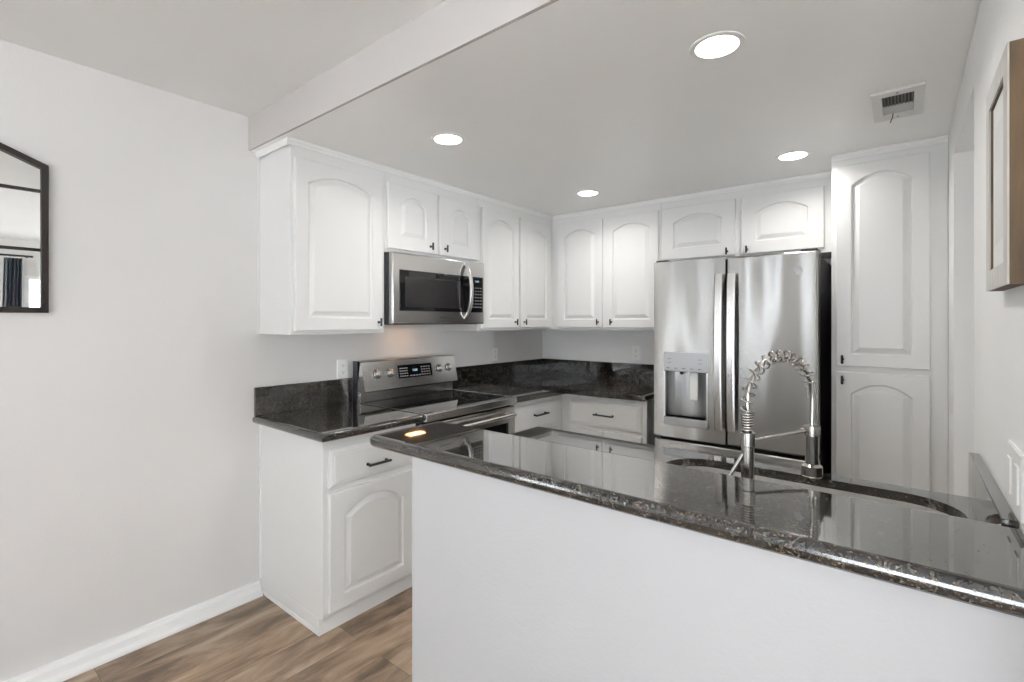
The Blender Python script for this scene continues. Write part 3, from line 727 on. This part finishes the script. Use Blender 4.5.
# ------------------------------------------------------------------ ceiling lights and vent
def downlight(x, y, label, first=[None]):
    if first[0] is None:
        t = thing('ceiling_light', label, 'light', (x, y, ZC), 'recessed kitchen ceiling lights')
        bm = bmn(); n = 40; prof = [(.064, -.004), (.067, -.005), (.080, -.003), (.082, -.0005), (.064, -.0005)]
        rings = [[bm.verts.new((x+r*math.cos(2*PI*i/n), y+r*math.sin(2*PI*i/n), ZC+z)) for i in range(n)] for r, z in prof]
        for a, c in zip(rings, rings[1:]+rings[:1]):
            for i in range(n): bm.faces.new((a[i], a[(i+1) % n], c[(i+1) % n], c[i]))
        obj('trim_ring', bm, M['plate'], t)
        bm = bmn(); revolve(bm, (x, y, ZC-.0005), (0, 0, -1), [(.064, 0), (.063, .003), (.04, .0045), (.01, .005)], 36); obj('lens', bm, M['lens'], t)
        l = bpy.data.lights.new('lamp', 'AREA'); l.shape = 'DISK'; l.size = .12; l.energy = DOWNLIGHT; l.color = (1, .965, .92); l.spread = math.radians(150)
        lo = bpy.data.objects.new('lamp', l); COL.objects.link(lo); lo.parent = t; lo.location = (0, 0, -.008)
        first[0] = t; return t
    r = first[0].copy(); COL.objects.link(r); r.location = (x, y, ZC); r['label'] = label
    for ch in list(first[0].children):
        c = ch.copy(); COL.objects.link(c); c.parent = r
    return r
downlight(2.139, -2.084, 'round recessed ceiling light nearest the camera, above the bar top')
downlight(.904, -2.065, 'round recessed ceiling light in front of the left end wall cabinet')
downlight(.931, -.789, 'round recessed ceiling light at the inside cabinet corner')
downlight(2.146, -.773, 'round recessed ceiling light in front of the pantry cabinet')
vt = thing('ceiling_vent', 'small white metal air vent in the kitchen ceiling near the right wall', 'vent', (2.58, -1.21, ZC))
bm = bmn(); holed(bm, lambda u, v, ww: (u, v, ZC-ww), [(2.500, -1.375), (2.662, -1.375), (2.662, -1.055), (2.500, -1.055)], [(2.532, -1.330), (2.630, -1.330), (2.630, -1.120), (2.532, -1.120)], .0005, .010); obj('frame', bm, M['vent'], vt, angle=20)
bobj('shade_sheet', M['ventdark'], vt, (2.532, 2.630, -1.330, -1.120, ZC-.002, ZC-.0008))  # flat dark sheet, shade of the open duct put into its colour
bm = bmn()
for i in range(9):
    x = 2.538+i*.0105; prism(bm, lambda u, v, ww: (u, ww, v), [(x, ZC-.0025), (x+.002, ZC-.0025), (x+.005, ZC-.0085), (x+.003, ZC-.0085)], -1.328, -1.215)
obj('louver', bm, plain('louver_metal', (.16, .15, .12), .5), vt)
bobj('damper', M['damper'], vt, (2.533, 2.629, -1.214, -1.121, ZC-.008, ZC-.003), bev=.001)
bm = bmn(); tube(bm, [(2.565, -1.125, ZC-.006), (2.562, -1.115, ZC-.022), (2.555, -1.10, ZC-.036)], .0022, 8); obj('lever', bm, M['black'], vt)
for y in (-1.352, -1.085):
    bm = bmn(); revolve(bm, (2.58, y, ZC-.0095), (0, 0, -1), [(.004, 0), (.003, .002)], 12); obj('screw', bm, M['dark'], vt)

# ------------------------------------------------------------------ picture on the right wall
pc = thing('picture_frame', 'framed picture with white-washed front and brown wooden sides on the right wall', 'picture', (XRW, -2.39, 1.46))
py0, py1, pz0, pz1, px = -2.528, -2.262, 1.460, 1.868, 2.739
b_ = .042
bm = bmn(); holed(bm, FR(XRW), [(py0, pz0), (py1, pz0), (py1, pz1), (py0, pz1)], [(py0+b_, pz0+b_), (py1-b_, pz0+b_), (py1-b_, pz1-b_), (py0+b_, pz1-b_)], .001, .0235); obj('frame', bm, M['fbrown'], pc, angle=20)
bm = bmn(); holed(bm, FR(XRW), [(py0, pz0), (py1, pz0), (py1, pz1), (py0, pz1)], [(py0+b_-.002, pz0+b_-.002), (py1-b_+.002, pz0+b_-.002), (py1-b_+.002, pz1-b_+.002), (py0+b_-.002, pz1-b_+.002)], .0236, .0265); obj('frame_face', bm, M['fgrey'], pc, angle=20)
bobj('mat_board', M['mat'], pc, (XRW-.020, XRW-.001, py0+b_, py1-b_, pz0+b_, pz1-b_))
bobj('print', M['art'], pc, (XRW-.0208, XRW-.020, py0+.075, py1-.075, pz0+.09, pz1-.09))

# ------------------------------------------------------------------ mirror on the left wall
mr_ = thing('wall_mirror', 'black metal window-style mirror with clipped upper corners on the left wall', 'mirror', (0, -3.77, 1.43))
R_ = -3.338; W_ = .86; Lf = R_-W_; zb, zs_, zt_ = 1.430, 1.998, 2.122; c_ = .30
out = [(Lf, zb), (R_, zb), (R_, zs_), (R_-c_, zt_), (Lf+c_, zt_), (Lf, zs_)]
f_ = .021
inn = [(Lf+f_, zb+f_), (R_-f_, zb+f_), (R_-f_, zs_-.014), (R_-c_-.005, zt_-f_), (Lf+c_+.005, zt_-f_), (Lf+f_, zs_-.014)]
bm = bmn(); holed(bm, FL(0), out, inn, .001, .024); obj('frame', bm, M['bronze'], mr_, angle=20)
bm = bmn(); prism(bm, FL(0), [(Lf+.012, zb+.012), (R_-.012, zb+.012), (R_-.012, zs_-.008), (R_-c_, zt_-.012), (Lf+c_, zt_-.012), (Lf+.012, zs_-.008)], .004, .009); obj('glass', bm, M['mirror'], mr_, angle=20)
bm = bmn()
for z in (1.897, 1.671): box(bm, .009, .017, Lf+f_-.004, R_-f_+.004, z-.0055, z+.0055)
for y in (R_-c_, Lf+c_): box(bm, .009, .016, y-.0055, y+.0055, zb+f_-.003, zt_-f_+.003)
obj('muntin', bm, M['bronze'], mr_)

# ------------------------------------------------------------------ curtain and rod by the far window (seen in the mirror)
bm = bmn(); n = 60; f0 = []
for (z, amp, y0, y1) in ((2.185, .030, -2.91, -2.745), (2.10, .034, -2.91, -2.745), (1.2, .040, -2.93, -2.755), (.04, .045, -2.94, -2.755)):
    f0.append([(XR2-.09+amp*math.sin(i/n*2*PI*5)+.006*math.sin(i*1.7), y0+(y1-y0)*i/n, z) for i in range(n+1)])
front = [[bm.verts.new(p) for p in row] for row in f0]; back = [[bm.verts.new((p[0]+.003, p[1], p[2])) for p in row] for row in f0]
for rws in (front, back):
    for a, c in zip(rws, rws[1:]):
        for i in range(n): bm.faces.new((a[i], a[i+1], c[i+1], c[i]))
for k in (0, -1):
    for i in range(n): bm.faces.new((front[k][i], front[k][i+1], back[k][i+1], back[k][i]))
for k in (0, -1):
    for j in range(3): bm.faces.new((front[j][k], front[j+1][k], back[j+1][k], back[j][k]))
tag(obj('curtain', bm, M['curtain'], loc=(XR2-.09, -2.85, .04)), 'dark grey pleated curtain reflected in the black wall mirror', 'curtain')
rd = thing('curtain_rod', 'dark curtain rod above the window reflected in the wall mirror', 'curtain rod', (XR2-.16, -3.6, 2.21))
bm = bmn(); tube(bm, [(XR2-.16, -4.60, 2.21), (XR2-.16, -2.66, 2.21)], .012, 12); obj('rod', bm, M['bronze'], rd)
for y in (-4.5, -2.70):
    bm = bmn(); tube(bm, [(XR2-.001, y, 2.21), (XR2-.16, y, 2.21)], .008, 10); obj('bracket', bm, M['bronze'], rd)
